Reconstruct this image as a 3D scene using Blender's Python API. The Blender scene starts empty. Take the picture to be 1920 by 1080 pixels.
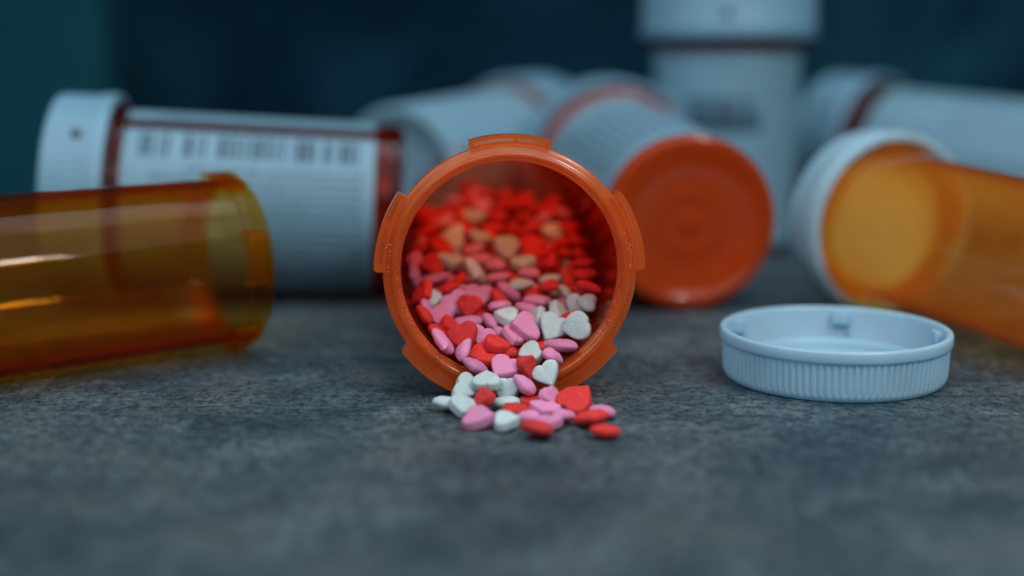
import bpy, bmesh, math, random
import numpy as np
from mathutils import Vector, Matrix, noise

S = bpy.context.scene
COL = S.collection
MM = 0.001
PI = math.pi
R = math.radians
rnd = random.Random(7)

# ------------------------------------------------------------------ camera
PITCH = R(10.4)
CAM_H = 55.0            # millimetres above the table
F_PX = 2667.0           # focal length in pixels of the 1920 wide picture
cam_d = bpy.data.cameras.new('camera')
cam = bpy.data.objects.new('camera', cam_d)
COL.objects.link(cam)
cam.location = (0, 0, CAM_H*MM)
cam.rotation_euler = (R(90)-PITCH, 0, 0)
cam_d.lens = 50.0
cam_d.sensor_width = 36.0
cam_d.clip_start = 0.005
cam_d.clip_end = 20
cam_d.dof.use_dof = True
cam_d.dof.focus_distance = 0.2132
cam_d.dof.aperture_fstop = 5.5
cam_d.dof.aperture_blades = 9
S.camera = cam

# ------------------------------------------------------------------ world and lamps
w = bpy.data.worlds.new('World')
S.world = w
w.use_nodes = True
bg = w.node_tree.nodes['Background']
bg.inputs['Color'].default_value = (0.26, 0.50, 0.66, 1)
bg.inputs['Strength'].default_value = 0.13


def area(name, loc, target, sx, sy, power, color):
    d = bpy.data.lights.new(name, 'AREA')
    d.shape = 'RECTANGLE'
    d.size = sx
    d.size_y = sy
    d.energy = power
    d.color = color
    o = bpy.data.objects.new(name, d)
    COL.objects.link(o)
    o.location = loc
    o.rotation_euler = (Vector(target)-Vector(loc)).to_track_quat('-Z', 'Y').to_euler()
    return o


area('window_light', (-0.06, -0.04, 0.50), (0.0, 0.23, 0.0), 1.2, 0.75, 5.1, (0.93, 0.97, 1.0))
area('ceiling_light', (0.12, 0.36, 0.62), (0.02, 0.26, 0.0), 0.30, 0.20, 0.9, (0.75, 0.92, 1.0))

area('small_lamp', (0.212, -0.004, 0.296), (-0.073, 0.209, 0.02), 0.045, 0.055, 0.50, (1.0, 0.98, 0.95))

S.view_settings.view_transform = 'Standard'
S.view_settings.look = 'None'
S.view_settings.exposure = 0
S.view_settings.gamma = 1
S.cycles.use_denoising = True
S.cycles.max_bounces = 14
S.cycles.diffuse_bounces = 5
S.cycles.glossy_bounces = 5
S.cycles.transmission_bounces = 10
S.cycles.transparent_max_bounces = 40
S.cycles.volume_bounces = 0
S.cycles.sample_clamp_indirect = 4


# ------------------------------------------------------------------ materials
def mat(name):
    m = bpy.data.materials.new(name)
    m.use_nodes = True
    nt = m.node_tree
    nt.nodes.clear()
    out = nt.nodes.new('ShaderNodeOutputMaterial')
    return m, nt, out


def N(nt, typ, **kw):
    n = nt.nodes.new(typ)
    for k, v in kw.items():
        if k in n.inputs:
            n.inputs[k].default_value = v
        else:
            setattr(n, k, v)
    return n


def L(nt, a, b):
    nt.links.new(a, b)


def mixrgb(nt, fac, a, b, blend='MIX'):
    n = nt.nodes.new('ShaderNodeMix')
    n.data_type = 'RGBA'
    n.blend_type = blend
    for sock, v in ((n.inputs[0], fac), (n.inputs[6], a), (n.inputs[7], b)):
        if hasattr(v, 'links') or isinstance(v, bpy.types.NodeSocket):
            L(nt, v, sock)
        else:
            sock.default_value = v
    return n.outputs[2]


def ramp(nt, src, stops):
    n = nt.nodes.new('ShaderNodeValToRGB')
    cr = n.color_ramp
    while len(cr.elements) < len(stops):
        cr.elements.new(0.5)
    for e, (p, c) in zip(cr.elements, stops):
        e.position = p
        e.color = c if len(c) == 4 else (*c, 1)
    L(nt, src, n.inputs[0])
    return n.outputs[0]


def noise_tex(nt, scale, detail=4, rough=.6, dist=0.0, vec=None, coord='Object'):
    n = N(nt, 'ShaderNodeTexNoise', Scale=scale, Detail=detail, Roughness=rough, Distortion=dist)
    if vec is None:
        tc = nt.nodes.new('ShaderNodeTexCoord')
        vec = tc.outputs[coord]
    L(nt, vec, n.inputs['Vector'])
    return n.outputs['Fac']


def bump(nt, src, strength, dist):
    b = N(nt, 'ShaderNodeBump', Strength=strength, Distance=dist)
    L(nt, src, b.inputs['Height'])
    return b.outputs[0]


def amber(name, haze, density, rough=0.06, hue=(0.80, 0.20, 0.035), back=(0.85, 0.26, 0.03),
          absorb=(0.965, 0.79, 0.0), vary=(.8, 1.2), n_ior=1.46):
    """Translucent orange plastic: clear with a fresnel gloss, a little cloudy,
    and coloured by how much of it the light passes through."""
    m, nt, out = mat(name)
    geo = nt.nodes.new('ShaderNodeNewGeometry')
    ior = nt.nodes.new('ShaderNodeMix')
    ior.data_type = 'FLOAT'
    L(nt, geo.outputs['Backfacing'], ior.inputs[0])
    ior.inputs[2].default_value = n_ior
    ior.inputs[3].default_value = 1/n_ior
    fr = nt.nodes.new('ShaderNodeFresnel')
    L(nt, ior.outputs[0], fr.inputs['IOR'])
    tr = N(nt, 'ShaderNodeBsdfTransparent')
    df = N(nt, 'ShaderNodeBsdfDiffuse', Color=(*hue, 1))
    tl = N(nt, 'ShaderNodeBsdfTranslucent', Color=(*back, 1))
    gl = N(nt, 'ShaderNodeBsdfGlossy', Roughness=rough, Color=(1, 1, 1, 1))
    m1 = N(nt, 'ShaderNodeMixShader', Fac=0.5)
    L(nt, df.outputs[0], m1.inputs[1])
    L(nt, tl.outputs[0], m1.inputs[2])
    m2 = N(nt, 'ShaderNodeMixShader')
    hz = noise_tex(nt, 260, 3)
    mr = N(nt, 'ShaderNodeMapRange')
    L(nt, hz, mr.inputs[0])
    mr.inputs[1].default_value = .3
    mr.inputs[2].default_value = .7
    mr.inputs[3].default_value = haze*vary[0]
    mr.inputs[4].default_value = min(1, haze*vary[1])
    L(nt, mr.outputs[0], m2.inputs[0])
    L(nt, tr.outputs[0], m2.inputs[1])
    L(nt, m1.outputs[0], m2.inputs[2])
    m3 = N(nt, 'ShaderNodeMixShader')
    L(nt, fr.outputs[0], m3.inputs[0])
    L(nt, m2.outputs[0], m3.inputs[1])
    L(nt, gl.outputs[0], m3.inputs[2])
    bn = bump(nt, noise_tex(nt, 90, 3), 0.18, 0.0004)
    L(nt, bn, gl.inputs['Normal'])
    L(nt, m3.outputs[0], out.inputs['Surface'])
    va = N(nt, 'ShaderNodeVolumeAbsorption', Density=density, Color=(*absorb, 1))
    L(nt, va.outputs[0], out.inputs['Volume'])
    return m


def plastic(name, color, rough=.35, sss=.12, grime=.15, thru=0.0):
    m, nt, out = mat(name)
    p = N(nt, 'ShaderNodeBsdfPrincipled', Roughness=rough)
    f = noise_tex(nt, 180, 5)
    c = mixrgb(nt, f, (*[v*(1-grime) for v in color], 1), (*[min(1, v*(1+grime*.4)) for v in color], 1))
    L(nt, c, p.inputs['Base Color'])
    p.inputs['Subsurface Weight'].default_value = sss
    p.inputs['Subsurface Radius'].default_value = (1, 1, 1)
    p.inputs['Subsurface Scale'].default_value = 0.0012
    L(nt, bump(nt, noise_tex(nt, 900, 3), .12, .0002), p.inputs['Normal'])
    if thru:
        tl = N(nt, 'ShaderNodeBsdfTranslucent')
        L(nt, c, tl.inputs['Color'])
        mx = N(nt, 'ShaderNodeMixShader', Fac=thru)
        L(nt, p.outputs[0], mx.inputs[1])
        L(nt, tl.outputs[0], mx.inputs[2])
        L(nt, mx.outputs[0], out.inputs['Surface'])
    else:
        L(nt, p.outputs[0], out.inputs['Surface'])
    return m


def candy(name, color, speck, speck_amt):
    m, nt, out = mat(name)
    p = N(nt, 'ShaderNodeBsdfPrincipled', Roughness=.62)
    tc = nt.nodes.new('ShaderNodeTexCoord')
    oi = nt.nodes.new('ShaderNodeObjectInfo')
    add = nt.nodes.new('ShaderNodeVectorMath')
    add.operation = 'ADD'
    L(nt, tc.outputs['Object'], add.inputs[0])
    L(nt, oi.outputs['Random'], add.inputs[1])
    v = add.outputs[0]
    f = noise_tex(nt, 500, 4, vec=v)
    hsv = N(nt, 'ShaderNodeHueSaturation')
    rr = N(nt, 'ShaderNodeMapRange')
    L(nt, oi.outputs['Random'], rr.inputs[0])
    rr.inputs[3].default_value = .80
    rr.inputs[4].default_value = 1.08
    L(nt, rr.outputs[0], hsv.inputs['Value'])
    c = mixrgb(nt, f, (*[q*.80 for q in color], 1), (*[min(1, q*1.06) for q in color], 1))
    L(nt, c, hsv.inputs['Color'])
    sp = noise_tex(nt, 4600, 2, vec=v)
    sm = ramp(nt, sp, [(speck_amt, (0, 0, 0)), (speck_amt+.05, (1, 1, 1))])
    c2 = mixrgb(nt, sm, hsv.outputs[0], (*speck, 1))
    L(nt, c2, p.inputs['Base Color'])
    p.inputs['Subsurface Weight'].default_value = .25
    p.inputs['Subsurface Radius'].default_value = (1.0, .7, .7)
    p.inputs['Subsurface Scale'].default_value = 0.0006
    L(nt, bump(nt, noise_tex(nt, 2600, 5, +.78, vec=v), 1.0, .00022), p.inputs['Normal'])
    L(nt, p.outputs[0], out.inputs['Surface'])
    return m


M = {}
M['amber'] = amber('amber_plastic', .15, 1800, rough=.05, hue=(.95, .17, .02), back=(.98, .22, .02), absorb=(.98, .40, 0.0), n_ior=1.28)
M['amber_thin'] = amber('amber_plastic_clear', .04, 1700, rough=.05, n_ior=1.16, hue=(.8, .26, .03), back=(.9, .32, .03), absorb=(.965, .735, 0.0))
M['amber_glow'] = amber('amber_plastic_yellowish', .17, 520, rough=.05, n_ior=1.28, hue=(.98, .36, .04), back=(.98, .46, .05), absorb=(.985, .72, 0.0))
M['amber_dark'] = amber('amber_plastic_dark', .07, 3000, rough=.08, n_ior=1.25, hue=(.85, .07, .015), back=(.85, .08, .015), absorb=(.92, .30, 0.0))
M['amber_far'] = amber('amber_plastic_cloudy', .44, 1000, rough=.12, n_ior=1.33, vary=(.96, 1.04), hue=(.98, .135, .015), back=(.98, .17, .015))
M['amber_rim'] = amber('amber_plastic_rim', .52, 500, rough=.2, hue=(1.0, .19, .025), back=(.95, .24, .02))
M['amber_lug'] = amber('amber_plastic_lug', .36, 900, rough=.2, hue=(.95, .20, .025), back=(.95, .28, .02))
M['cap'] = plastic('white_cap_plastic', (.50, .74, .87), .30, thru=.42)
M['far_cap'] = plastic('white_cap_plastic_dimmed', (.165, .335, .455), .40)  # same white plastic, weaker light at the rear put into its colour
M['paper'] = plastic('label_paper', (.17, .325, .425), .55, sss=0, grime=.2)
M['ink'] = plastic('printed_ink', (.012, .045, .08), .6, sss=0)
M['grey_ink'] = plastic('grey_printed_ink', (.075, .15, .21), .6, sss=0)
M['dot'] = plastic('dark_dimple', (.05, .035, .04), .6, sss=0)
M['red'] = candy('red_candy', (.76, .028, .028), (.92, .30, .25), .665)
M['pink'] = candy('pink_candy', (.80, .30, .54), (.75, .16, .12), .705)
M['white'] = candy('white_candy', (.60, .77, .79), (.45, .55, .58), .73)
M['sugar'] = candy('sugar_dust_white', (.75, .72, .68), (.9, .9, .9), .8)


def table_mat():
    m, nt, out = mat('mottled_stone_worktop')
    p = N(nt, 'ShaderNodeBsdfPrincipled')
    tc = nt.nodes.new('ShaderNodeTexCoord')
    big = noise_tex(nt, 34, 5, .62, 1.1)
    mid = noise_tex(nt, 110, 5, .68, .8)
    fine = noise_tex(nt, 620, 5, .80)
    vfine = noise_tex(nt, 1900, 4, .75)
    c = ramp(nt, big, [(.36, (.020, .054, .076)), (.50, (.064, .100, .118)), (.62, (.150, .175, .178))])
    c2 = ramp(nt, mid, [(.36, (.024, .048, .062)), (.50, (.076, .100, .110)), (.62, (.185, .205, .20))])
    c = mixrgb(nt, .45, c, c2)
    brown = ramp(nt, noise_tex(nt, 38, 3, .6, .4), [(.48, (0, 0, 0)), (.66, (.42, .42, .42))])
    c = mixrgb(nt, brown, c, (.16, .135, .118, 1))
    g = ramp(nt, fine, [(.39, (.16, .20, .24)), (.485, (1, 1, 1)), (.61, (1.85, 1.78, 1.72))])
    c = mixrgb(nt, .92, c, g, 'MULTIPLY')
    g2 = ramp(nt, vfine, [(.38, (.35, .38, .4)), (.6, (1.5, 1.45, 1.45))])
    c = mixrgb(nt, .85, c, g2, 'MULTIPLY')
    # hairline cracks
    dn = N(nt, 'ShaderNodeTexNoise', Scale=60.0, Detail=4.0)
    L(nt, tc.outputs['Object'], dn.inputs['Vector'])
    mp = nt.nodes.new('ShaderNodeVectorMath')
    mp.operation = 'MULTIPLY_ADD'
    L(nt, dn.outputs['Color'], mp.inputs[0])
    mp.inputs[1].default_value = (.03, .03, .03)
    L(nt, tc.outputs['Object'], mp.inputs[2])
    vo = N(nt, 'ShaderNodeTexVoronoi', Scale=13.0)
    vo.feature = 'DISTANCE_TO_EDGE'
    L(nt, mp.outputs[0], vo.inputs['Vector'])
    cr = ramp(nt, vo.outputs['Distance'], [(.0, (1, 1, 1)), (.011, (0, 0, 0))])
    msk = ramp(nt, noise_tex(nt, 17, 2), [(.56, (0, 0, 0)), (.66, (1, 1, 1))])
    cm = mixrgb(nt, 1.0, cr, msk, 'MULTIPLY')
    c = mixrgb(nt, cm, c, (.012, .022, .03, 1))
    c = mixrgb(nt, 1.0, c, (.46, .60, .67, 1), 'MULTIPLY')
    L(nt, c, p.inputs['Base Color'])
    rg = ramp(nt, mid, [(.3, (.62, .62, .62)), (.7, (.46, .46, .46))])
    L(nt, rg, p.inputs['Roughness'])
    p.inputs['Specular IOR Level'].default_value = .35
    h = mixrgb(nt, .5, fine, mid)
    h = mixrgb(nt, cm, h, (0, 0, 0, 1))
    L(nt, bump(nt, h, .8, .0009), p.inputs['Normal'])
    L(nt, p.outputs[0], out.inputs['Surface'])
    return m


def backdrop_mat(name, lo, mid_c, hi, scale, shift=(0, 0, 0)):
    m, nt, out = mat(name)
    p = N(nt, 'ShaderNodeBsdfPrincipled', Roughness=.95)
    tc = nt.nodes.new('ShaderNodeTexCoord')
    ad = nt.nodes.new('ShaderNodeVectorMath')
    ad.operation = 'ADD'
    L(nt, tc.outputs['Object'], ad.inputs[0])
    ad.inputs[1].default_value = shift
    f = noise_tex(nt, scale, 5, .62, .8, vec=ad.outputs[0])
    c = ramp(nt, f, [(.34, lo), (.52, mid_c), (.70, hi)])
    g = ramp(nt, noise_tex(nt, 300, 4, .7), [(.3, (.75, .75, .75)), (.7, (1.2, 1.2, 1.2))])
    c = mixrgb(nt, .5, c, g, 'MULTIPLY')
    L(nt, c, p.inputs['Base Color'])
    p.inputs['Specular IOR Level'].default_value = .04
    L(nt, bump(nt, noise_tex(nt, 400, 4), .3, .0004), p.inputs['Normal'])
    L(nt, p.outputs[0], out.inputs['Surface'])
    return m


M['table'] = table_mat()
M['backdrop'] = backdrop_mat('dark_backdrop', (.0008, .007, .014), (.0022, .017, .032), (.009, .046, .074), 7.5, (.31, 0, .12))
M['panel'] = backdrop_mat('teal_panel', (.003, .040, .060), (.005, .048, .070), (.009, .058, .082), 7)


# ------------------------------------------------------------------ mesh helpers (all sizes in millimetres)
def make(name, verts, faces, m, parent=None, smooth=True, angle=40):
    me = bpy.data.meshes.new(name)
    me.from_pydata([(v[0]*MM, v[1]*MM, v[2]*MM) for v in verts], [], faces)
    me.update()
    bm = bmesh.new()
    bm.from_mesh(me)
    bmesh.ops.recalc_face_normals(bm, faces=bm.faces)
    bm.to_mesh(me)
    bm.free()
    if smooth:
        me.polygons.foreach_set('use_smooth', [True]*len(me.polygons))
        me.set_sharp_from_angle(angle=R(angle))
    me.materials.append(m)
    o = bpy.data.objects.new(name, me)
    COL.objects.link(o)
    if parent:
        o.parent = parent
    return o


def lathe(profile, segs=96, closed=True, rfun=None):
    """profile: (r, z[, rib]) list; closed loops back on itself. r == 0 points become poles."""
    vs, fs, rows = [], [], []
    for pt in profile:
        r, z = pt[0], pt[1]
        rib = pt[2] if len(pt) > 2 else 0
        if r <= 1e-6:
            rows.append([len(vs)])
            vs.append((0, 0, z))
        else:
            row = []
            for i in range(segs):
                a = 2*PI*i/segs
                rr = r + (rfun(a)*rib if rfun and rib else 0)
                row.append(len(vs))
                vs.append((rr*math.cos(a), rr*math.sin(a), z))
            rows.append(row)
    n = len(rows)
    pairs = [(k, (k+1) % n) for k in range(n if closed else n-1)]
    for a, b in pairs:
        A, B = rows[a], rows[b]
        if len(A) == 1 and len(B) == 1:
            continue
        for i in range(segs):
            j = (i+1) % segs
            if len(A) == 1:
                fs.append((A[0], B[i], B[j]))
            elif len(B) == 1:
                fs.append((A[i], A[j], B[0]))
            else:
                fs.append((A[i], A[j], B[j], B[i]))
    return vs, fs


def polar_block(th0, th1, r0, r1, z0, z1, corner=0.0, n=14):
    """A curved block between two radii, angles (deg) and heights, outer corners rounded."""
    t0, t1 = R(th0), R(th1)
    out = []
    for i in range(n+1):
        out.append((r0, t0+(t1-t0)*i/n))
    outer = []
    cw = corner/r1
    k = 4
    if corner > 0:
        for i in range(k+1):
            a = PI/2*i/k
            outer.append((r1-corner*(1-math.sin(a)), t1-cw*(1-math.cos(a))))
        for i in range(1, n):
            outer.append((r1, t1-cw-(t1-t0-2*cw)*i/n))
        for i in range(k+1):
            a = PI/2*(k-i)/k
            outer.append((r1-corner*(1-math.sin(a)), t0+cw*(1-math.cos(a))))
    else:
        for i in range(n+1):
            outer.append((r1, t1-(t1-t0)*i/n))
    ring = out+outer
    vs, m_ = [], len(ring)
    for z in (z0, z1):
        for r, t in ring:
            vs.append((r*math.cos(t), r*math.sin(t), z))
    fs = []
    for i in range(m_):
        j = (i+1) % m_
        fs.append((i, j, m_+j, m_+i))
    # strip the caps so they stay clean
    a_n, b_n = len(out), len(outer)
    for base in (0, m_):
        fs.append(tuple(base+i for i in range(m_)))
    return vs, fs


def patch(th0, th1, z0, z1, rfun, o0, o1, n=24, nz=2, wob=0.0):
    """thin curved slab lying on a body of radius rfun(z)"""
    vs, fs = [], []
    idx = {}
    for s, off in enumerate((o0, o1)):
        for i in range(n+1):
            for k in range(nz+1):
                t = R(th0+(th1-th0)*i/n)
                z = z0+(z1-z0)*k/nz
                r = rfun(z)+off
                idx[s, i, k] = len(vs)
                vs.append((r*math.cos(t), r*math.sin(t), z))
    for i in range(n):
        for k in range(nz):
            fs.append((idx[0, i, k], idx[0, i, k+1], idx[0, i+1, k+1], idx[0, i+1, k]))
            fs.append((idx[1, i, k], idx[1, i+1, k], idx[1, i+1, k+1], idx[1, i, k+1]))
    for i in range(n):
        for k in (0, nz):
            fs.append((idx[0, i, k], idx[0, i+1, k], idx[1, i+1, k], idx[1, i, k]))
    for k in range(nz):
        for i in (0, n):
            fs.append((idx[0, i, k], idx[1, i, k], idx[1, i, k+1], idx[0, i, k+1]))
    return vs, fs


def join(parts):
    vs, fs = [], []
    for v, f in parts:
        b = len(vs)
        vs += v
        fs += [tuple(i+b for i in q) for q in f]
    return vs, fs


def tag(o, label=None, cat=None, group=None, kind=None):
    if label: o['label'] = label
    if cat: o['category'] = cat
    if group: o['group'] = group
    if kind: o['kind'] = kind
    return o


def empty(name, base, mouth, roll=0.0):
    """Empty at base (mm), local Z towards mouth (mm)."""
    o = bpy.data.objects.new(name, None)
    COL.objects.link(o)
    o.empty_display_size = .01
    b, t = Vector(base), Vector(mouth)
    z = (t-b).normalized()
    ref = Vector((0, 0, 1)) if abs(z.z) < .9 else Vector((0, -1, 0))
    x = (ref-z*ref.dot(z)).normalized()      # local X points up for lying things
    y = z.cross(x)
    m = Matrix((x, y, z)).transposed()
    m = m @ Matrix.Rotation(R(roll), 3, 'Z')
    o.matrix_world = Matrix.Translation(b*MM) @ m.to_4x4()
    return o


# ------------------------------------------------------------------ the setting
def box(x0, x1, y0, y1, z0, z1, nx=1, ny=1):
    vs = [(x, y, z) for z in (z0, z1) for y in (y0, y1) for x in (x0, x1)]
    fs = [(0, 1, 3, 2), (4, 5, 7, 6), (0, 1, 5, 4), (2, 3, 7, 6), (0, 2, 6, 4), (1, 3, 7, 5)]
    return vs, fs


tag(make('table', *box(-700, 700, -350, 520, -30, 0), M['table'], smooth=False), kind='structure')
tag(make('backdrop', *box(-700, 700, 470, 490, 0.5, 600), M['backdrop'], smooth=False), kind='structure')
tag(make('side_wall', *box(-520, -119, 420, 438, 0.5, 600), M['panel'], smooth=False), kind='structure')


# ------------------------------------------------------------------ vials
def make_lug(parent, th, ang, r0, r1, zl, depth, m):
    """snap lug: thin front plate, outer skirt, two end webs and a divider"""
    h = ang/2
    parts = [polar_block(th-h, th+h, r0, r1, zl-.75, zl, corner=.6, n=16)]
    parts.append(polar_block(th-h+.6, th+h-.6, r1-.55, r1-.03, zl-depth, zl-.78, n=12))
    parts.append(polar_block(th-h+.2, th-h+2.2, r0+.02, r1-.6, zl-depth, zl-.79, n=3))
    parts.append(polar_block(th+h-2.2, th+h-.2, r0+.02, r1-.6, zl-depth, zl-.79, n=3))
    parts.append(polar_block(th-3.4, th-2.2, r0+.02, r1-.6, zl-depth*.8, zl-.79, n=3))
    parts.append(polar_block(th-h+2.3, th+h-2.3, r0+.02, r0+.5, zl-depth*.7, zl-.79, n=10))
    return make('lug', *join(parts), m, parent, angle=35)


def make_vial(name, base, mouth, roll, rb, rt, length, m_body, m_rim, m_lug, wall=1.0, lug_off=0, lugs=True, flange=1.45, lug_h=2.8, segs=128):
    """open prescription vial; local z=0 base, z=length mouth"""
    root = empty(name, base, mouth, roll)
    zl = length
    rf = lambda z: rb+(rt-rb)*max(0, min(1, z/length))
    body_top = zl-4.0
    prof = [(0, .6), (rb*.10, .6), (rb*.14, .95), (rb*.25, .95), (rb*.30, .6), (rb*.34, .6), (rb*.42, .95), (rb*.5, .95), (rb*.85, .6), (rb*.89, 0), (rb-.7, 0), (rb-.15, .4), (rb, 1.2)]
    for k in range(1, 9):
        z = 1.2+(body_top-1.2)*k/8
        prof.append((rf(z), z))
    prof += [(rf(body_top)-wall, body_top)]
    for k in range(7, 0, -1):
        z = 2.6+(body_top-2.6)*k/8
        prof.append((rf(z)-wall, z))
    prof += [(rb-wall, 3.2), (rb-wall-.5, 2.3), (rb*.86, 2.0), (rb*.5, 2.1), (rb*.44, 2.35), (0, 2.35)]
    make('body', *lathe(prof, segs, closed=False), m_body, root)
    ri = rt-wall
    fl = rt+flange
    rp = [(ri+.02, body_top+.02), (rf(body_top)-.02, body_top+.02), (rf(body_top)+.02, body_top-.3), (fl-.25, body_top-.3),
          (fl, body_top-.05), (fl, zl-1.45), (fl-.25, zl-1.2), (rt+min(.55, flange-.3), zl-1.15), (rt+.3, zl-1.0),
          (rt+.25, zl-.2), (rt+.05, zl), (ri+.55, zl), (ri+.3, zl-.12), (ri+.12, zl-.5), (ri, zl-1.2), (ri-.02, zl-2.2), (ri-.18, zl-2.4), (ri-.18, zl-2.9), (ri, zl-3.2)]
    make('rim', *lathe(rp, segs), m_rim, root, angle=50)
    for k in range(5 if lugs else 0):
        make_lug(root, lug_off+72*k, 36, fl-.35, rt+lug_h, zl-1.0, 4.6, m_lug)
    return root, rf


def make_cap(parent, radius, height, m, zc, name='cap', ribs=80, tilt=0.0):
    """white screw cap on a bottle; closed end away from the bottle. Its open rim sits at local z=zc."""
    k = 4
    rfun = lambda a: -.32*max(0, math.cos(a*ribs))
    H = height
    prof = [(0, H), (radius*.80, H), (radius*.86, H-.25), (radius-.7, H-.25), (radius-.15, H-.7), (radius, H-1.4, 1), (radius+.05, 3.2, 1), (radius+.1, 2.9),
            (radius+.45, 2.8), (radius+.45, .3), (radius+.25, 0), (radius-.9, 0), (radius-1.1, .4), (radius-1.3, H-1.6), (0, H-1.6)]
    o = make(name, *lathe(prof, ribs*k, closed=False, rfun=rfun), m, parent, angle=45)
    o.location = (0, 0, zc*MM)
    o.rotation_euler = (0, R(tilt), 0)
    return o


def cap_dot(cap, radius, th, z, r=1.0):
    """small dark moulded dimple on the side of a cap"""
    vs, fs = [], []
    n = 16
    t = R(th)
    er, et = Vector((math.cos(t), math.sin(t), 0)), Vector((-math.sin(t), math.cos(t), 0))
    for lv, (d, s) in enumerate(((-.4, 1), (.1, 1), (.14, .8))):
        for i in range(n):
            a = 2*PI*i/n
            p = er*(radius+d)+et*(math.cos(a)*r*s)+Vector((0, 0, z+math.sin(a)*r*s))
            vs.append(tuple(p))
    for lv in range(2):
        for i in range(n):
            j = (i+1) % n
            fs.append((lv*n+i, lv*n+j, lv*n+n+j, lv*n+n+i))
    fs.append(tuple(range(2*n, 3*n)))
    fs.append(tuple(range(n)))
    return make('dimple', vs, fs, M['dot'], cap)


def text_rows(rf, th_list, z0, z1, h_deg, seed, gap=.35, off=.13, amp=1.0):
    """rows of tiny word-like dashes printed along the bottle"""
    r = random.Random(seed)
    parts = []
    for th in th_list:
        z = z0
        end = z1-(z1-z0)*r.random()*.45
        while z < end:
            wl = r.uniform(.7, 3.2)
            parts.append(patch(th, th+h_deg, z, min(z+wl, z1), rf, off, off+.02, n=1, nz=1))
            z += wl+gap
    return join(parts)


def barcode(rf, th0, th1, z0, z1, seed, dens=1.0):
    r = random.Random(seed)
    parts = []
    z = z0
    while z < z1:
        wd = r.choice((.4, .55, .8, 1.3))
        parts.append(patch(th0, th1, z, z+wd, rf, .13, .15, n=5, nz=1))
        z += wd+r.choice((.35, .45, .7, 1.1))/dens
    return join(parts)


# -- the open vial in the middle, lying on its side with the candies
YAW, ML = R(3.6), 74.0
MOUTH = Vector((-0.2, 207.5, 19.3))
AX = Vector((-math.sin(YAW), math.cos(YAW), -0.030)).normalized()     # mouth -> base
BASE = MOUTH+AX*ML
R_IN_T, R_IN_B = 16.45, 15.4
v, rf = make_vial('spilling_vial', BASE, MOUTH, 0, 16.6, 17.45, ML, M['amber'], M['amber_rim'], M['amber_lug'], lug_off=0, segs=160)
tag(v, 'open orange vial facing the camera with heart candies pouring out of its mouth', 'pill bottle')
# unseen paper wrap added round the far part, open on top to admit light
lb = make('label', *patch(62, 298, 10, 62, rf, .03, .13, n=60, nz=6), M['paper'], v)

# -- open empty vial at the left edge
a_m = Vector((-47.2, 243.5, 15.4)); a_dir = Vector((math.cos(R(35)), math.sin(R(35)), .012)).normalized()
v, rf = make_vial('empty_vial', a_m-a_dir*66, a_m, 12, 14.5, 14.15, 66, M['amber_thin'], M['amber_thin'], M['amber_thin'], lug_off=-4, flange=.12, lug_h=1.2)
tag(v, 'empty orange vial lying open at the left edge, without cap or label', 'pill bottle')

# -- labelled bottle lying behind it, white cap to the left
b_b = Vector((-23.0, 293, 17.6)); b_m = Vector((-82.0, 288, 20.6))
v, rf = make_vial('labelled_bottle', b_b, b_m, 0, 17.4, 18.0, (b_m-b_b).length, M['amber_dark'], M['amber_dark'], M['amber_dark'], lugs=False)
tag(v, 'orange bottle with barcode label and white cap, lying behind the empty vial', 'pill bottle')
LB = (b_m-b_b).length
make('label', *patch(-20, 32, 6.0, LB-4.6, rf, .02, .12, n=24, nz=4), M['paper'], v)
make('label', *patch(-170, -32, 5.6, LB-5.0, rf, .02, .12, n=40, nz=4), M['paper'], v)
LABEL_B = (v, rf, LB)
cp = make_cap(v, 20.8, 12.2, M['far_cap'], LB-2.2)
cap_dot(cp, 21.1, -47, 5.5, 1.0)

# -- white bottle behind the middle vial
c_b = Vector((-28, 346, 18.4)); c_m = Vector((1.5, 392, 20.6))
LC = (c_m-c_b).length
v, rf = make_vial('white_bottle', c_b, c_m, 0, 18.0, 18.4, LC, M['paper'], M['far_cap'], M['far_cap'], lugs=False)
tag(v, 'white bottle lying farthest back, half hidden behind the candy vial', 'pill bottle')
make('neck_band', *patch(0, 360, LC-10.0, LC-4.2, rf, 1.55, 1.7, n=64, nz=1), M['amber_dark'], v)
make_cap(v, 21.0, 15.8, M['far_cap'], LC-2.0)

# -- bottle whose orange base faces the camera
d_b = Vector((34.6, 273, 17.6)); d_m = Vector((25.0, 350, 20.9))
LD = (d_m-d_b).length
v, rf = make_vial('base_on_bottle', d_b, d_m, 0, 17.0, 17.9, LD, M['amber_far'], M['amber_far'], M['amber_far'], lugs=False)
tag(v, 'capped bottle lying with its round orange base towards the camera, beside the candy vial', 'pill bottle')
make('label', *patch(-160, 150, 2.6, LD-4.9, rf, .02, .12, n=60, nz=4), M['paper'], v)
make('printed_text', *text_rows(rf, range(-60, 80, 8), 8, LD-12, 3.0, 3), M['grey_ink'], v)
make_cap(v, 21.2, 15.8, M['far_cap'], LD-2.2)

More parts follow.
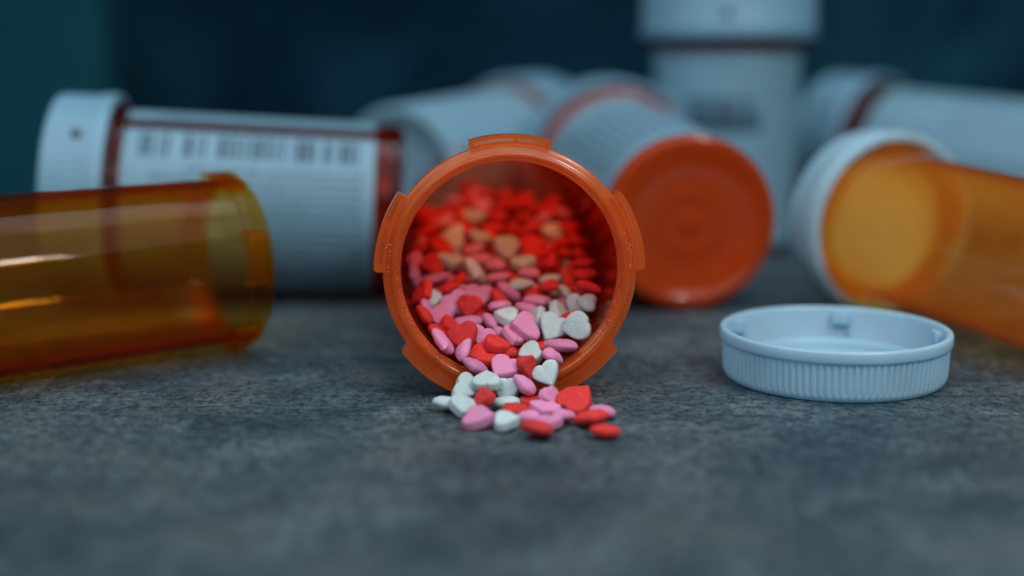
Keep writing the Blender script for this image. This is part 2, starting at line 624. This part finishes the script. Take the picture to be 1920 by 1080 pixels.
# -- upright bottle
e_b = Vector((53.5, 358, 0.02)); e_m = Vector((53.5, 358, 52))
v, rf = make_vial('upright_bottle', e_b, e_m, 0, 17.0, 18.2, 54, M['amber_dark'], M['amber_dark'], M['amber_dark'], lugs=False)
tag(v, 'the only upright bottle, white label and white cap cut by the top edge', 'pill bottle')
make('label', *patch(-150, 150, 2.5, 50.0, rf, .02, .12, n=60, nz=4), M['paper'], v)
make('printed_text', *join([text_rows(rf, range(-36, 20, 3), 30, 36, 2.0, 5, gap=.2)] +
     [patch(a, a+w_, z, z+1.5, rf, .13, .15, n=3, nz=1) for z in (37.0, 34.6, 32.4, 30.2) for a, w_ in ((-40, 12), (-26, 9), (-15, 14), (3, 8))]), M['ink'], v)
cp = make_cap(v, 21.2, 15.8, M['far_cap'], 52.4, tilt=0.0)
cap_dot(cp, 21.3, -9, 5.6, 1.1)

# -- labelled bottle lying behind the right vial
f_m = Vector((99, 392, 20.8)); f_dir = Vector((-math.sin(R(43)), math.cos(R(43)), .03)).normalized()
f_b = f_m-f_dir*66
v, rf = make_vial('wrapped_bottle', f_b, f_m, 0, 17.2, 18.0, 66, M['amber_dark'], M['amber_dark'], M['amber_dark'], lugs=False)
tag(v, 'bottle wrapped in a white printed label, lying behind the see-through vial at right', 'pill bottle')
make('label', *patch(-170, 120, 2.6, 58.6, rf, .02, .12, n=60, nz=4), M['paper'], v)
make('printed_text', *text_rows(rf, range(-60, 60, 6), 8, 54, 2.2, 9), M['grey_ink'], v)
cp = make_cap(v, 21.0, 15.8, M['far_cap'], 63.8)
cap_dot(cp, 21.1, -52, 9.0, 1.1)

# -- clear orange capped vial at the right edge
g_m = Vector((72.6, 279, 17.2)); g_dir = Vector((-.36, .93, .045)).normalized()
g_b = g_m-g_dir*68
v, rf = make_vial('right_vial', g_b, g_m, 8, 14.0, 14.5, 68, M['amber_glow'], M['amber_glow'], M['amber_glow'], flange=.8, lug_h=2.2)
tag(v, 'see-through orange vial with white cap, running out of the right edge', 'pill bottle')
make_cap(v, 17.7, 10.5, M['cap'], 63.2, ribs=80)
M['added_liner'] = plastic('cream_added_liner', (.76, .84, .58), .6, sss=0, grime=.08)  # pale disc added inside the cap to brighten the vial's interior
make('added_liner', *lathe([(0, 68.15), (16.2, 68.15), (16.2, 69.2), (0, 69.2)], 64, closed=False), M['added_liner'], v)

# ------------------------------------------------------------------ the loose cap
def loose_cap():
    root = empty('loose_cap', (51.4, 221.4, 0.05), (51.4, 221.4, 10), 0)
    root.scale = (.985, .985, 1)
    ribs, k = 104, 6
    rfun = lambda a: -.30*max(0.0, math.cos(a*ribs))**.8
    prof = [(0, .15), (15.8, .15), (16.2, 0), (17.0, .05), (17.45, .35), (17.7, .9), (17.78, 1.2, .6), (17.86, 1.6, 1), (18.0, 5.4, 1), (18.0, 5.8, .5), (18.02, 5.95),
            (18.3, 6.1), (18.42, 6.4), (18.42, 7.55), (18.3, 7.85), (18.05, 8.0), (17.65, 8.0), (17.4, 7.85), (17.3, 7.55),
            (17.2, 2.2), (16.8, 1.7), (14.7, 1.6), (14.6, 1.5), (0, 1.5)]
    make('shell', *lathe(prof, ribs*k, closed=False, rfun=rfun), M['cap'], root, angle=50)
    make('seal_ring', *lathe([(13.6, 1.45), (13.7, 3.0), (13.9, 3.2), (14.15, 3.2), (14.35, 3.0), (14.45, 1.45)], 128, closed=True), M['cap'], root, angle=50)
    for i in range(5):
        th = 90+72*i+2
        b1 = polar_block(th-4.6, th+4.6, 16.1, 17.32, 5.3, 7.2, n=6)
        b2 = polar_block(th-5.6, th-4.7, 16.7, 17.32, 3.2, 6.8, n=2)
        o = make('inner_lug', *join([b1, b2]), M['cap'], root, angle=40)
    return root


lc = loose_cap()
# roll so that local X (which points to -Y for standing things) keeps a lug at the back
tag(lc, 'loose white ribbed cap lying upside down on the table at right', 'cap')

# ------------------------------------------------------------------ barcode and text on the labelled bottle
v, rf, LB = LABEL_B
make('barcode', *join([barcode(rf, -54, -36, 9, 20, 1, .7), barcode(rf, -54, -36, 23, 36, 2), barcode(rf, -54, -36, 38.5, 43, 4), barcode(rf, -54, -36, 45.5, 51.5, 5)]), M['ink'], v)
make('printed_text', *text_rows(rf, range(-135, -58, 6), 8, LB-10, 2.4, 6), M['grey_ink'], v)
make('printed_text', *text_rows(rf, (-11, -18), 5, LB-8, 3.0, 8), M['grey_ink'], v)

# ------------------------------------------------------------------ heart candies
def heart_outline(n=36):
    pts = []
    for i in range(n):
        t = 2*PI*i/n
        x = 16*math.sin(t)**3
        y = 13*math.cos(t)-4.6*math.cos(2*t)-1.6*math.cos(3*t)-.6*math.cos(4*t)
        pts.append(Vector((x/32, (y+1.0)/33)))
    return pts


def heart_mesh(name, seed, w=5.2, t=2.1, lens=False):
    r = random.Random(seed)
    base = heart_outline()
    # soften: blend the heart with a rounder form, differently for each moulding
    rd = r.uniform(.16, .50)
    asym, squash = r.uniform(-.10, .10), r.uniform(.90, 1.08)
    ol = []
    for i, p in enumerate(base):
        a = math.atan2(p.y, p.x)
        q = p*(1-rd)+Vector((math.cos(a), math.sin(a)))*.46*rd
        q = Vector((q.x*(1+asym*q.y*2)*1.02, q.y*squash))
        q *= 1+.09*noise.noise(Vector((q.x*4, q.y*4, seed*3.1)))+.045*noise.noise(Vector((q.x*11, q.y*14, seed*2.1)))
        ol.append(q*w)
    for _ in range(2):
        ol = [(ol[i-1]+ol[i]*2+ol[(i+1) % len(ol)])/4 for i in range(len(ol))]
    if lens:      # tapering to a thin edge
        rings = [(1.0, .08), (.975, .25), (.92, .43), (.83, .62), (.68, .82), (.46, .96), (.22, 1.03)]
    else:         # pressed, with a side wall and a nearly flat face
        rings = [(1.0, .42), (.99, .60), (.955, .78), (.89, .89), (.74, .96), (.48, 1.0), (.24, 1.01)]
    ph = [r.uniform(0, 9) for _ in range(3)]
    n = len(ol)
    vs, fs, rows = [], [], []
    half = t/2*r.uniform(.90, 1.08)

    def add(s, z, sgn):
        row = []
        for p in ol:
            q = p*s
            d = 1+.13*noise.noise(Vector((q.x*2.4+ph[0], q.y*2.4, sgn*4)))+.16*noise.noise(Vector((q.x*.8, q.y*.8, seed*1.7+sgn*5)))
            row.append(len(vs))
            vs.append((q.x, q.y, sgn*half*z*d))
        rows.append(row)
    for s, z in reversed(rings):
        add(s, z, 1)
    for s, z in rings:
        add(s, z*.92, -1)
    top = len(vs); vs.append((0, 0, half*1.05))
    bot = len(vs); vs.append((0, 0, -half*.97))
    for k in range(len(rows)-1):
        for i in range(n):
            j = (i+1) % n
            fs.append((rows[k][i], rows[k][j], rows[k+1][j], rows[k+1][i]))
    for i in range(n):
        j = (i+1) % n
        fs.append((top, rows[0][j], rows[0][i]))
        fs.append((bot, rows[-1][i], rows[-1][j]))
    me = bpy.data.meshes.new(name)
    me.from_pydata([(a*MM, b*MM, c*MM) for a, b, c in vs], [], fs)
    bm = bmesh.new(); bm.from_mesh(me)
    bmesh.ops.recalc_face_normals(bm, faces=bm.faces)
    bm.to_mesh(me); bm.free()
    me.polygons.foreach_set('use_smooth', [True]*len(me.polygons))
    return me


HEARTS = {}
for c in ('red', 'pink', 'white'):
    HEARTS[c] = []
    for s in range(10):
        me = heart_mesh('heart_candy', s*7+3+len(c), lens=s >= 5, t=1.75 if s < 5 else 1.95)
        me.materials.append(M[c])
        HEARTS[c].append(me)

CAM = Vector((0, 0, CAM_H))
FWD = Vector((0, math.cos(PITCH), -math.sin(PITCH)))
UP = Vector((0, math.sin(PITCH), math.cos(PITCH)))
RT = Vector((1, 0, 0))


def ray(px, py):
    return (FWD+RT*((px-960)/F_PX)+UP*((540-py)/F_PX)).normalized()


# how far into the scene (y, mm) the surface of the heap lies for a height in the photograph
HEAP = [(840, 182), (820, 187), (800, 191), (780, 195), (760, 198.5), (740, 201.5), (720, 204), (700, 206), (680, 208.2), (660, 210.5),
        (640, 213), (620, 215.5), (600, 218), (580, 221), (560, 224), (540, 227), (520, 231), (500, 235), (480, 240),
        (460, 245), (440, 251), (420, 257), (400, 264), (380, 271), (360, 278), (340, 286), (320, 292)]


def heap_y(py):
    for (a, da), (b, db) in zip(HEAP, HEAP[1:]):
        if a >= py >= b:
            return da+(db-da)*(a-py)/(a-b)
    return HEAP[0][1] if py > 840 else HEAP[-1][1]


r_, p_, w_ = 'red', 'pink', 'white'
# x, y, long side px, short/long ratio, angle of long side, direction of tip (None: any), colour, label
PILLS = [
 (874, 728, 66, .82, -30, -22, w_, 'white heart lying flat before the rim, tip pointing right, left in the spill'),
 (836, 756, 46, .42, -8, 170, w_, 'leftmost white candy, a thin edge sticking out onto the table'),
 (866, 769, 46, .72, -30, 250, w_, 'white candy squeezed between the leftmost sliver and the pink block below it'),
 (906, 752, 58, .60, 52, 240, r_, 'red candy standing between two white ones just below the rim'),
 (900, 796, 74, .62, 12, -35, p_, 'large pink heart at the front left corner of the spill, on the table'),
 (948, 797, 34, .60, 0, 0, w_, 'small white end showing just right of the large front pink heart'),
 (953, 728, 44, .90, 90, 270, w_, 'upright white lobe in the middle of the spill, below the pink heart on the rim'),
 (955, 756, 68, .40, 5, None, w_, 'white candy lying flat under the upright white lobe'),
 (968, 775, 72, .40, -4, 90, r_, 'red heart lying with both lobes forward in the middle of the spill'),
 (1021, 775, 64, .56, -10, -100, p_, 'pink candy tucked behind the two front pink ends'),
 (992, 797, 46, .42, 4, 180, p_, 'left one of two pink ends above the long front red candy'),
 (1027, 796, 46, .55, 3, None, p_, 'right one of two pink ends above the long front red candy'),
 (1052, 790, 34, .40, -8, 0, p_, 'small pink tip pointing right under the big red heart'),
 (1010, 819, 90, .34, -10, 200, r_, 'long thin red candy lying on the table at the front of the spill'),
 (1080, 756, 80, .78, 20, 62, r_, 'biggest red heart, propped up at the right of the spill with its tip up'),
 (1030, 749, 46, .66, -60, 280, p_, 'pink heart leaning against the left side of the biggest red heart'),
 (1003, 757, 26, .55, 0, None, r_, 'tiny visible bit of a red candy left of the leaning pink heart'),
 (1107, 795, 76, .34, 8, None, r_, 'flat red candy lying on the table under the biggest red heart'),
 (1127, 778, 40, .46, -5, None, p_, 'pink candy peeping out at the right of the spill behind a flat red one'),
 (1135, 828, 50, .42, -4, None, r_, 'lone red candy lying apart on the table, frontmost and farthest right'),
 (984, 730, 66, .40, -42, None, p_, 'pink candy sliding down from the rim beside the upright white lobe'),
 (945, 694, 66, .80, 10, 245, p_, 'pink heart lying face up right on the lower rim in the middle'),
 (990, 703, 50, .66, 98, 265, r_, 'red candy standing on the lower rim right of the face up pink heart'),
 (1024, 701, 48, .92, 60, 300, w_, 'white candy on the lower rim beside the standing red one'),
 (993, 663, 58, .78, 20, 200, w_, 'white heart just above the standing red candy, near the mouth centre'),
 (1040, 677, 50, .45, -30, None, p_, 'pink candy tilted down under the long horizontal pink one at right'),
 (1057, 655, 76, .38, -4, None, p_, 'long horizontal pink candy below the two big white ones'),
 (1094, 622, 62, .96, 60, 195, w_, 'rightmost big white candy, tip pointing left against the inner wall'),
 (1036, 616, 64, .92, -20, 240, w_, 'big white heart with two bumps on top, left of the rightmost white'),
 (984, 614, 68, .76, -38, 200, p_, 'pink heart with tiny red specks leaning in front of the big two-bump white'),
 (950, 594, 60, .60, -4, 175, w_, 'white candy half behind the speckled pink heart, to its left'),
 (1004, 598, 36, .60, 60, None, w_, 'sliver of white between the speckled pink heart and the two-bump white'),
 (905, 631, 46, .92, -40, 250, p_, 'squarish pink heart right of the sugary big red heart'),
 (868, 630, 62, .92, 70, 290, r_, 'sugary big red heart facing the camera in the left half of the mouth'),
 (908, 666, 66, .72, -10, 215, r_, 'sugary red heart lying flat below the squarish pink one'),
 (953, 661, 42, .40, 22, None, r_, 'short red stick-like end just left of the central white heart'),
 (821, 657, 66, .44, -52, None, p_, 'almond shaped pink candy leaning on the left inner wall near the rim'),
 (861, 673, 62, .50, 62, 60, p_, 'pointed pink candy standing like a leaf beside the almond shaped one'),
 (889, 697, 58, .42, -30, None, p_, 'pink candy lying on the lower left rim behind the flat white heart'),
 (912, 716, 36, .70, 0, 90, w_, 'small white piece under the face up pink heart on the rim'),
 (788, 600, 56, .34, -52, None, r_, 'narrow red candy against the left wall, upper one of a curved pair'),
 (818, 627, 62, .38, -38, None, r_, 'narrow red candy against the left wall, lower one of a curved pair'),
 (846, 612, 40, .60, -40, None, r_, 'dark red bit above the sugary big red heart'),
 (825, 592, 60, .82, 20, 165, p_, 'square-cornered pink heart below the teardrop white one'),
 (853, 571, 62, .88, -50, 300, p_, 'pink heart with one orange speck, right of the teardrop white one'),
 (880, 574, 48, .90, 80, 260, r_, 'red disc-like candy peeking out behind the one-speck pink heart'),
 (896, 556, 64, .86, 0, 262, p_, 'upright pink heart with two round lobes in the middle of the heap'),
 (809, 559, 52, .72, -30, 150, w_, 'teardrop shaped white candy at the left, tip pointing up left'),
 (791, 585, 58, .42, 105, None, p_, 'thin pink candy on end under the teardrop white one'),
 (877, 605, 66, .42, 6, None, p_, 'pink candy seen side-on above the sugary big red heart'),
 (921, 606, 48, .40, -48, None, p_, 'upper thin pink candy in the diagonal pair left of the speckled pink heart'),
 (942, 626, 52, .42, -32, None, p_, 'lower thin pink candy in the diagonal pair left of the speckled pink heart'),
 (934, 572, 60, .32, 8, None, p_, 'thin pink candy seen side-on above the half hidden white one'),
 (993, 579, 60, .42, -14, None, p_, 'pink candy lying side-on above the speckled pink heart'),
 (1010, 566, 62, .34, -6, None, p_, 'paler pink edge just above the side-on pink over the speckled heart'),
 (953, 546, 60, .36, -36, None, p_, 'slanting thin pink candy above the middle of the mouth'),
 (938, 562, 46, .50, -50, None, r_, 'red candy under the slanting thin pink one'),
 (1048, 585, 48, .60, -62, None, w_, 'pinkish white candy leaning behind the two-bump white heart'),
 (1085, 573, 54, .92, 80, 250, w_, 'cream coloured heart above the rightmost big white candy'),
 (1062, 546, 54, .46, -34, None, w_, 'cream coloured thin candy sloping down behind the cream heart'),
 (1102, 552, 58, .36, -20, None, r_, 'bright red thin candy above the cream heart near the right wall'),
 (1006, 547, 60, .36, 12, None, r_, 'bright red thin candy right of the slanting pink one'),
 (974, 536, 58, .46, 3, None, w_, 'cream candy seen side-on behind the slanting thin pink one'),
 (1038, 525, 58, .30, 3, None, w_, 'thin tan edge lying level in the right half of the heap'),
 (892, 512, 66, .46, -56, None, w_, 'long cream candy with a notch, sloping down right in the upper heap'),
 (843, 491, 54, .62, -18, None, w_, 'cream candy left of the long notched one'),
 (812, 524, 70, .30, 14, None, p_, 'long thin pink candy tilted up right near the left wall'),
 (762, 522, 60, .50, -76, None, p_, 'pink candy standing against the left wall at half height'),
 (768, 493, 54, .58, -58, None, p_, 'dusky pink candy above the one standing at the left wall'),
 (786, 462, 46, .46, 50, None, p_, 'shadowed pink candy leaning up right by the left wall'),
 (850, 447, 60, .84, 10, 180, w_, 'orange tinted pale heart facing forward, leftmost of the upper pale ones'),
 (948, 464, 58, .82, -35, 150, w_, 'orange tinted pale heart facing forward in the centre of the upper heap'),
 (981, 494, 54, .56, 5, None, w_, 'tan candy just below right of the central orange tinted pale heart'),
 (886, 470, 54, .46, 16, None, p_, 'salmon candy between the two orange tinted pale hearts'),
 (902, 487, 30, .50, 0, None, p_, 'tiny salmon end above the notched cream candy'),
 (930, 499, 50, .42, 0, None, p_, 'salmon candy lying level left of the tan one'),
 (993, 514, 48, .44, 2, None, p_, 'salmon candy lying level below the tan one'),
 (935, 521, 52, .42, 6, None, p_, 'salmon candy right of the lower end of the notched cream one'),
 (808, 498, 52, .84, -20, 200, r_, 'deep red heart facing forward left of the cream candies'),
 (856, 530, 54, .42, 45, None, r_, 'red candy slanting up right below the notched cream one'),
 (777, 562, 56, .62, 62, None, r_, 'red candy pressed against the left wall beside the teardrop white'),
 (1000, 462, 56, .84, 20, 20, r_, 'deep red heart facing forward right of the central orange tinted one'),
 (960, 433, 46, .42, 68, None, r_, 'dark red candy on end above the central orange tinted heart'),
 (987, 434, 56, .34, 34, None, r_, 'dark red candy slanting up right at the back'),
 (1045, 436, 62, .70, 0, 270, w_, 'dim brownish heart with two lobes up at the back right'),
 (1062, 455, 58, .40, 6, None, r_, 'dark red candy just below the dim brownish heart'),
 (1066, 478, 56, .38, -14, None, r_, 'red candy lying side-on near the back right wall'),
 (1040, 496, 48, .56, -72, None, r_, 'round ended red candy standing in the dark gap at right'),
 (1090, 512, 62, .52, -38, None, r_, 'largest dark red candy leaning on the right wall'),
 (1108, 486, 50, .46, -50, None, r_, 'dark red candy above the largest one leaning on the right wall'),
 (1026, 472, 54, .32, 36, None, r_, 'thin red edge slanting between the deep red heart and the side-on one'),
 (925, 428, 54, .44, -2, None, r_, 'dim red candy lying level behind the orange tinted hearts'),
 (932, 407, 62, .34, -4, None, r_, 'long dim red edge lying level in the back row'),
 (888, 408, 30, .62, 0, None, w_, 'small dim tan spot of a candy in the back row'),
 (1030, 540, 44, .50, 10, None, r_, 'red candy under the thin tan edge'),
 (835, 545, 52, .40, 20, None, r_, 'red candy above the one-speck pink heart'),
 (965, 685, 44, .50, 30, None, r_, 'shaded red candy behind the face up pink heart'),
 (1075, 600, 40, .70, 0, None, r_, 'red bit between the two largest white candies'),
 (1020, 650, 52, .60, 10, None, r_, 'shaded red candy behind the long horizontal pink one'),
 (930, 650, 46, .60, -20, None, r_, 'shaded red candy behind the short red stick-like end'),
 (962, 632, 50, .62, -40, None, p_, 'shaded pink candy under the speckled pink heart'),
]
DEEP = [(805, 430), (832, 420), (860, 425), (790, 440), (900, 447), (870, 402), (842, 398), (905, 385), (938, 388), (968, 384), (1000, 390), (1028, 396),
        (1015, 412), (1055, 408), (1075, 425), (880, 375), (856, 378), (915, 366), (945, 368), (985, 372), (878, 350), (892, 362), (1080, 400),
        (1098, 455), (915, 443), (985, 410), (820, 455), (1010, 430), (870, 430), (1040, 380), (1115, 520), (770, 470), (830, 470), (1122, 548), (1112, 455), (1126, 500), (1104, 425), (1118, 575), (1070, 530)]
DEEP_COL = 'rprrwrrprrrrprrrprrrrpprrrrrrrrrrrrrrwr'

items = []
for q in PILLS:
    items.append(list(q)+['hand'])
rd = random.Random(21)
for k, (x, y) in enumerate(DEEP):
    c = {'r': r_, 'p': p_, 'w': w_}[DEEP_COL[k]]
    items.append([x, y, 50*(250/ (heap_y(y)+10)), rd.choice((.34, .38, .42, .5, .7)), rd.uniform(-28, 28), None, c, None, 'deep'])

AXn = AX.normalized()


def r_in(s):
    return R_IN_T+(R_IN_B-R_IN_T)*s/ML


# small-sphere proxies used to settle the candies against each other
PROXY = [Vector((0, 0, 0))]+[Vector((1.55*math.cos(a), 1.45*math.sin(a), 0)) for a in [PI/2+.6, PI/2-.6, 0.1, PI-.1, -PI/2, -PI/2-.75, -PI/2+.75]]
PR = .95
pos, rot, rays, kind, info = [], [], [], [], []
for it in items:
    px, py, Lp, q, a, tip, c, label, kd = it
    d = ray(px, py)
    Y = heap_y(py)
    if kd == 'hand':
        Y += (0.8 if q < .5 else 0)
    P = CAM+d*(Y/d.y)
    scale = max(.84, min(1.16, Lp*(P-CAM).dot(FWD)/F_PX/5.2))
    if Lp < 40:
        scale = .9
    qq = max(.06, min(.97, (q-.34)/.62))
    v = -d
    ia = R(a)
    maj = RT*math.cos(ia)+UP*math.sin(ia)
    maj = (maj-v*maj.dot(v)).normalized()
    per = v.cross(maj).normalized()
    if per.z < 0:
        per = -per
    n = (v*qq+per*math.sqrt(1-qq*qq)).normalized()
    if tip is None:
        tip = rd.choice((a, a+180, a-90, a-70, a-110))
        Tdir = maj*math.cos(R(tip-a))+n.cross(maj)*math.sin(R(tip-a))
        if (tip-a) % 180 == 90:
            scale *= 1.0
    else:
        Tdir = RT*math.cos(R(tip))+UP*math.sin(R(tip))
    T = (Tdir-n*Tdir.dot(n))
    if T.length < .2:
        T = maj
    T.normalize()
    Yl = -T
    Xl = Yl.cross(n).normalized()
    Rm = Matrix((Xl, Yl, n)).transposed()
    pos.append(P); rot.append(Rm); rays.append(d); kind.append(1); info.append((c, label, scale, kd))

# candies buried in the heap: fill the volume under its surface
tries = 0
nfill = 0
while nfill < 150 and tries < 20000:
    tries += 1
    s = 5+66*rd.random()**1.1
    rr = math.sqrt(rd.random())*(r_in(s)-2.2)
    th = rd.uniform(PI, 2*PI+.0)
    th += rd.uniform(-.35, .35)
    C0 = MOUTH+AXn*s
    side = AXn.cross(Vector((0, 0, 1))).normalized()
    upv = side.cross(AXn).normalized()
    P = C0+side*(rr*math.cos(th))+upv*(rr*math.sin(th))
    # must lie below the surface seen by the camera
    dz = P-CAM
    py = 540-F_PX*dz.dot(UP)/dz.dot(FWD)
    if py < 330:
        continue
    surf = heap_y(min(840, py))
    if P.y < surf+2.6 or P.y > surf+14:
        continue
    if any((P-Q).length < 2.3 for Q in pos):
        continue
    pos.append(P)
    rot.append(Matrix.Rotation(rd.uniform(0, 2*PI), 3, 'Z') @ Matrix.Rotation(rd.uniform(-1.1, 1.1), 3, 'X') @ Matrix.Rotation(rd.uniform(0, 2*PI), 3, 'Z'))
    rays.append((P-CAM).normalized()); kind.append(0)
    info.append((rd.choice((r_, r_, r_, p_, p_, w_)) if s < 40 else rd.choice((r_, r_, r_, p_)), None, rd.uniform(.88, 1.02), 'fill'))
    nfill += 1

NP = len(pos)
Pn = np.array([list(p) for p in pos])
P0 = Pn.copy()
Dn = np.array([list(d) for d in rays])
off = np.zeros((NP, len(PROXY), 3))
for i in range(NP):
    for k, o_ in enumerate(PROXY):
        off[i, k] = list((rot[i] @ o_)*info[i][2])
hand = np.array(kind) == 1
axn, mth = np.array(list(AXn)), np.array(list(MOUTH))
for itn in range(60):
    dc = np.linalg.norm(Pn[:, None]-Pn[None], axis=2)
    I, J = np.where(np.triu(dc < 5.4, 1))
    A = Pn[I][:, None, None]+off[I][:, :, None]
    B = Pn[J][:, None, None]+off[J][:, None, :]
    df = A-B
    dist = np.linalg.norm(df, axis=3)+1e-9
    pen = np.maximum(0, 2*PR*.92-dist)
    push = (df/dist[..., None]*pen[..., None]).sum((1, 2))/np.maximum(1, (pen > 0).sum((1, 2)))[:, None]
    mv = np.zeros_like(Pn)
    np.add.at(mv, I, push*.5)
    np.add.at(mv, J, -push*.5)
    # seen candies may slide along the sight line, but hardly across it
    along = (mv*Dn).sum(1)[:, None]*Dn
    mvh = along*1.2+(mv-along)*.10
    mv = np.where(hand[:, None], mvh, mv)
    ln = np.linalg.norm(mv, axis=1)[:, None]
    mv *= np.minimum(1, .5/np.maximum(ln, 1e-9))
    Pn += mv
    # spring of the seen ones back to their place
    Pn[hand] += (P0[hand]-Pn[hand])*.04
    # stay inside the vial and above the table
    for i in range(NP):
        sub = Pn[i]+off[i]
        s = (sub-mth)@axn
        rad = sub-mth-np.outer(s, axn)
        rl = np.linalg.norm(rad, axis=1)
        lim = R_IN_T-.15+(R_IN_B-R_IN_T)*np.clip(s, 0, ML)/ML-PR
        ex = np.where(s > -1.0, rl-lim, -1)
        ex = np.where(s > 68, 0, ex)
        k = int(np.argmax(ex))
        if ex[k] > 0 and s[k] > -1.0:
            mvv = -rad[k]/rl[k]*ex[k]
            if hand[i] and s[k] > 4:
                # come forward along the sight line until clear, plus a little sideways
                g = -Dn[i]*abs(ex[k])*1.2
                Pn[i] += g*.5+mvv*.5
            else:
                Pn[i] += mvv
        zmin = sub[:, 2].min()-PR
        if zmin < 0:
            Pn[i, 2] -= zmin

WORD = {'red': 'red', 'pink': 'pink', 'white': 'pale'}
ORD = ['leftmost', 'second', 'third', 'fourth', 'fifth', 'sixth', 'seventh', 'eighth', 'ninth', 'tenth', 'eleventh', 'twelfth', 'thirteenth', 'fourteenth', 'fifteenth', 'sixteenth']
ROWN = ['in the topmost blurred row', 'in the second blurred row from the top', 'in the third blurred row from the top',
        'in the fourth blurred row from the top', 'among the blurred ones beside the side walls']
DEEP_LAB = {}
rows = {}
for i in range(NP):
    if info[i][3] == 'deep':
        y = items[i][1]
        rows.setdefault(0 if y < 373 else 1 if y < 393 else 2 if y < 419 else 3 if y < 437 else 4, []).append(i)
for k, ids in rows.items():
    for cc in ('red', 'pink', 'white'):
        sub = sorted([i for i in ids if info[i][0] == cc], key=lambda i: items[i][0])
        for n_, i in enumerate(sub):
            w0 = 'only' if len(sub) == 1 else ORD[n_]
            DEEP_LAB[i] = '%s %s candy%s %s' % (w0, WORD[cc], '' if n_ == 0 else ' from the left', ROWN[k])
for i in range(NP):
    c, label, scale, kd = info[i]
    me = HEARTS[c][(i*3) % 5+(5 if (kd == 'hand' and items[i][3] < .52) or kd == 'deep' else 0)]
    o = bpy.data.objects.new('heart_candy', me)
    COL.objects.link(o)
    sm = Matrix.Diagonal((scale, scale, max(.92, min(1.05, scale)))).to_4x4()
    o.matrix_world = Matrix.Translation(Vector(Pn[i])*MM) @ rot[i].to_4x4() @ sm
    if kd == 'hand':
        tag(o, label, 'candy', 'heart candies spilling from the vial')
    elif kd == 'deep':
        tag(o, DEEP_LAB[i], 'candy', 'blurred candies at the back of the heap')
    else:
        tag(o, '%s candy buried in the heap inside the vial, hardly showing' % WORD[c], 'candy', 'buried %s candies in the heap' % WORD[c])

# crumbs of sugar dust on the inner lip of the rim
parts = []
rs = random.Random(4)
side = AXn.cross(Vector((0, 0, 1))).normalized()
upv = side.cross(AXn).normalized()
for k in range(420):
    if k < 240:
        th = R(rs.gauss(-38, 17))
    else:
        th = R(rs.gauss(208, 15))
    s = rs.random()**1.5*4.5
    rr_ = r_in(0)-.02 if s > .9 else r_in(0)+.2-(s/.9)*.2+.05
    c0 = MOUTH+AXn*s+side*(-1)*0
    p = c0+side*(math.cos(th)*rr_)+upv*(math.sin(th)*rr_)
    q = rs.uniform(.025, .075)
    rotm = Matrix.Rotation(rs.uniform(0, 6), 3, (rs.random(), rs.random(), rs.random()+.1))
    vs = [tuple(p+rotm @ (Vector(u)*q)) for u in ((1, 0, -.5), (-.6, .9, -.5), (-.6, -.9, -.5), (0, 0, 1))]
    parts.append((vs, [(0, 1, 2), (0, 3, 1), (1, 3, 2), (2, 3, 0)]))
TET = [(0, 1, 2), (0, 3, 1), (1, 3, 2), (2, 3, 0)]
for k in range(150):      # crumbs round the spill on the table, scuffs on the flange
    q = rs.uniform(.03, .085)
    if k < 90:
        p = Vector((rs.gauss(1, 9), rs.gauss(196, 6), q*.6))
    else:
        th = R(rs.gauss(8, 7) if k < 125 else rs.gauss(172, 6))
        rr_ = 18.1+rs.gauss(0, .18)
        p = MOUTH+AXn*.93+side*(math.cos(th)*rr_)*(-1 if False else 1)+upv*(math.sin(th)*rr_)
    rotm = Matrix.Rotation(rs.uniform(0, 6), 3, (rs.random(), rs.random(), rs.random()+.1))
    parts.append(([tuple(p+rotm @ (Vector(u)*q)) for u in ((1, 0, -.5), (-.6, .9, -.5), (-.6, -.9, -.5), (0, 0, 1))], TET))
tag(make('sugar_dust', *join(parts), M['sugar'], smooth=False), kind='stuff')
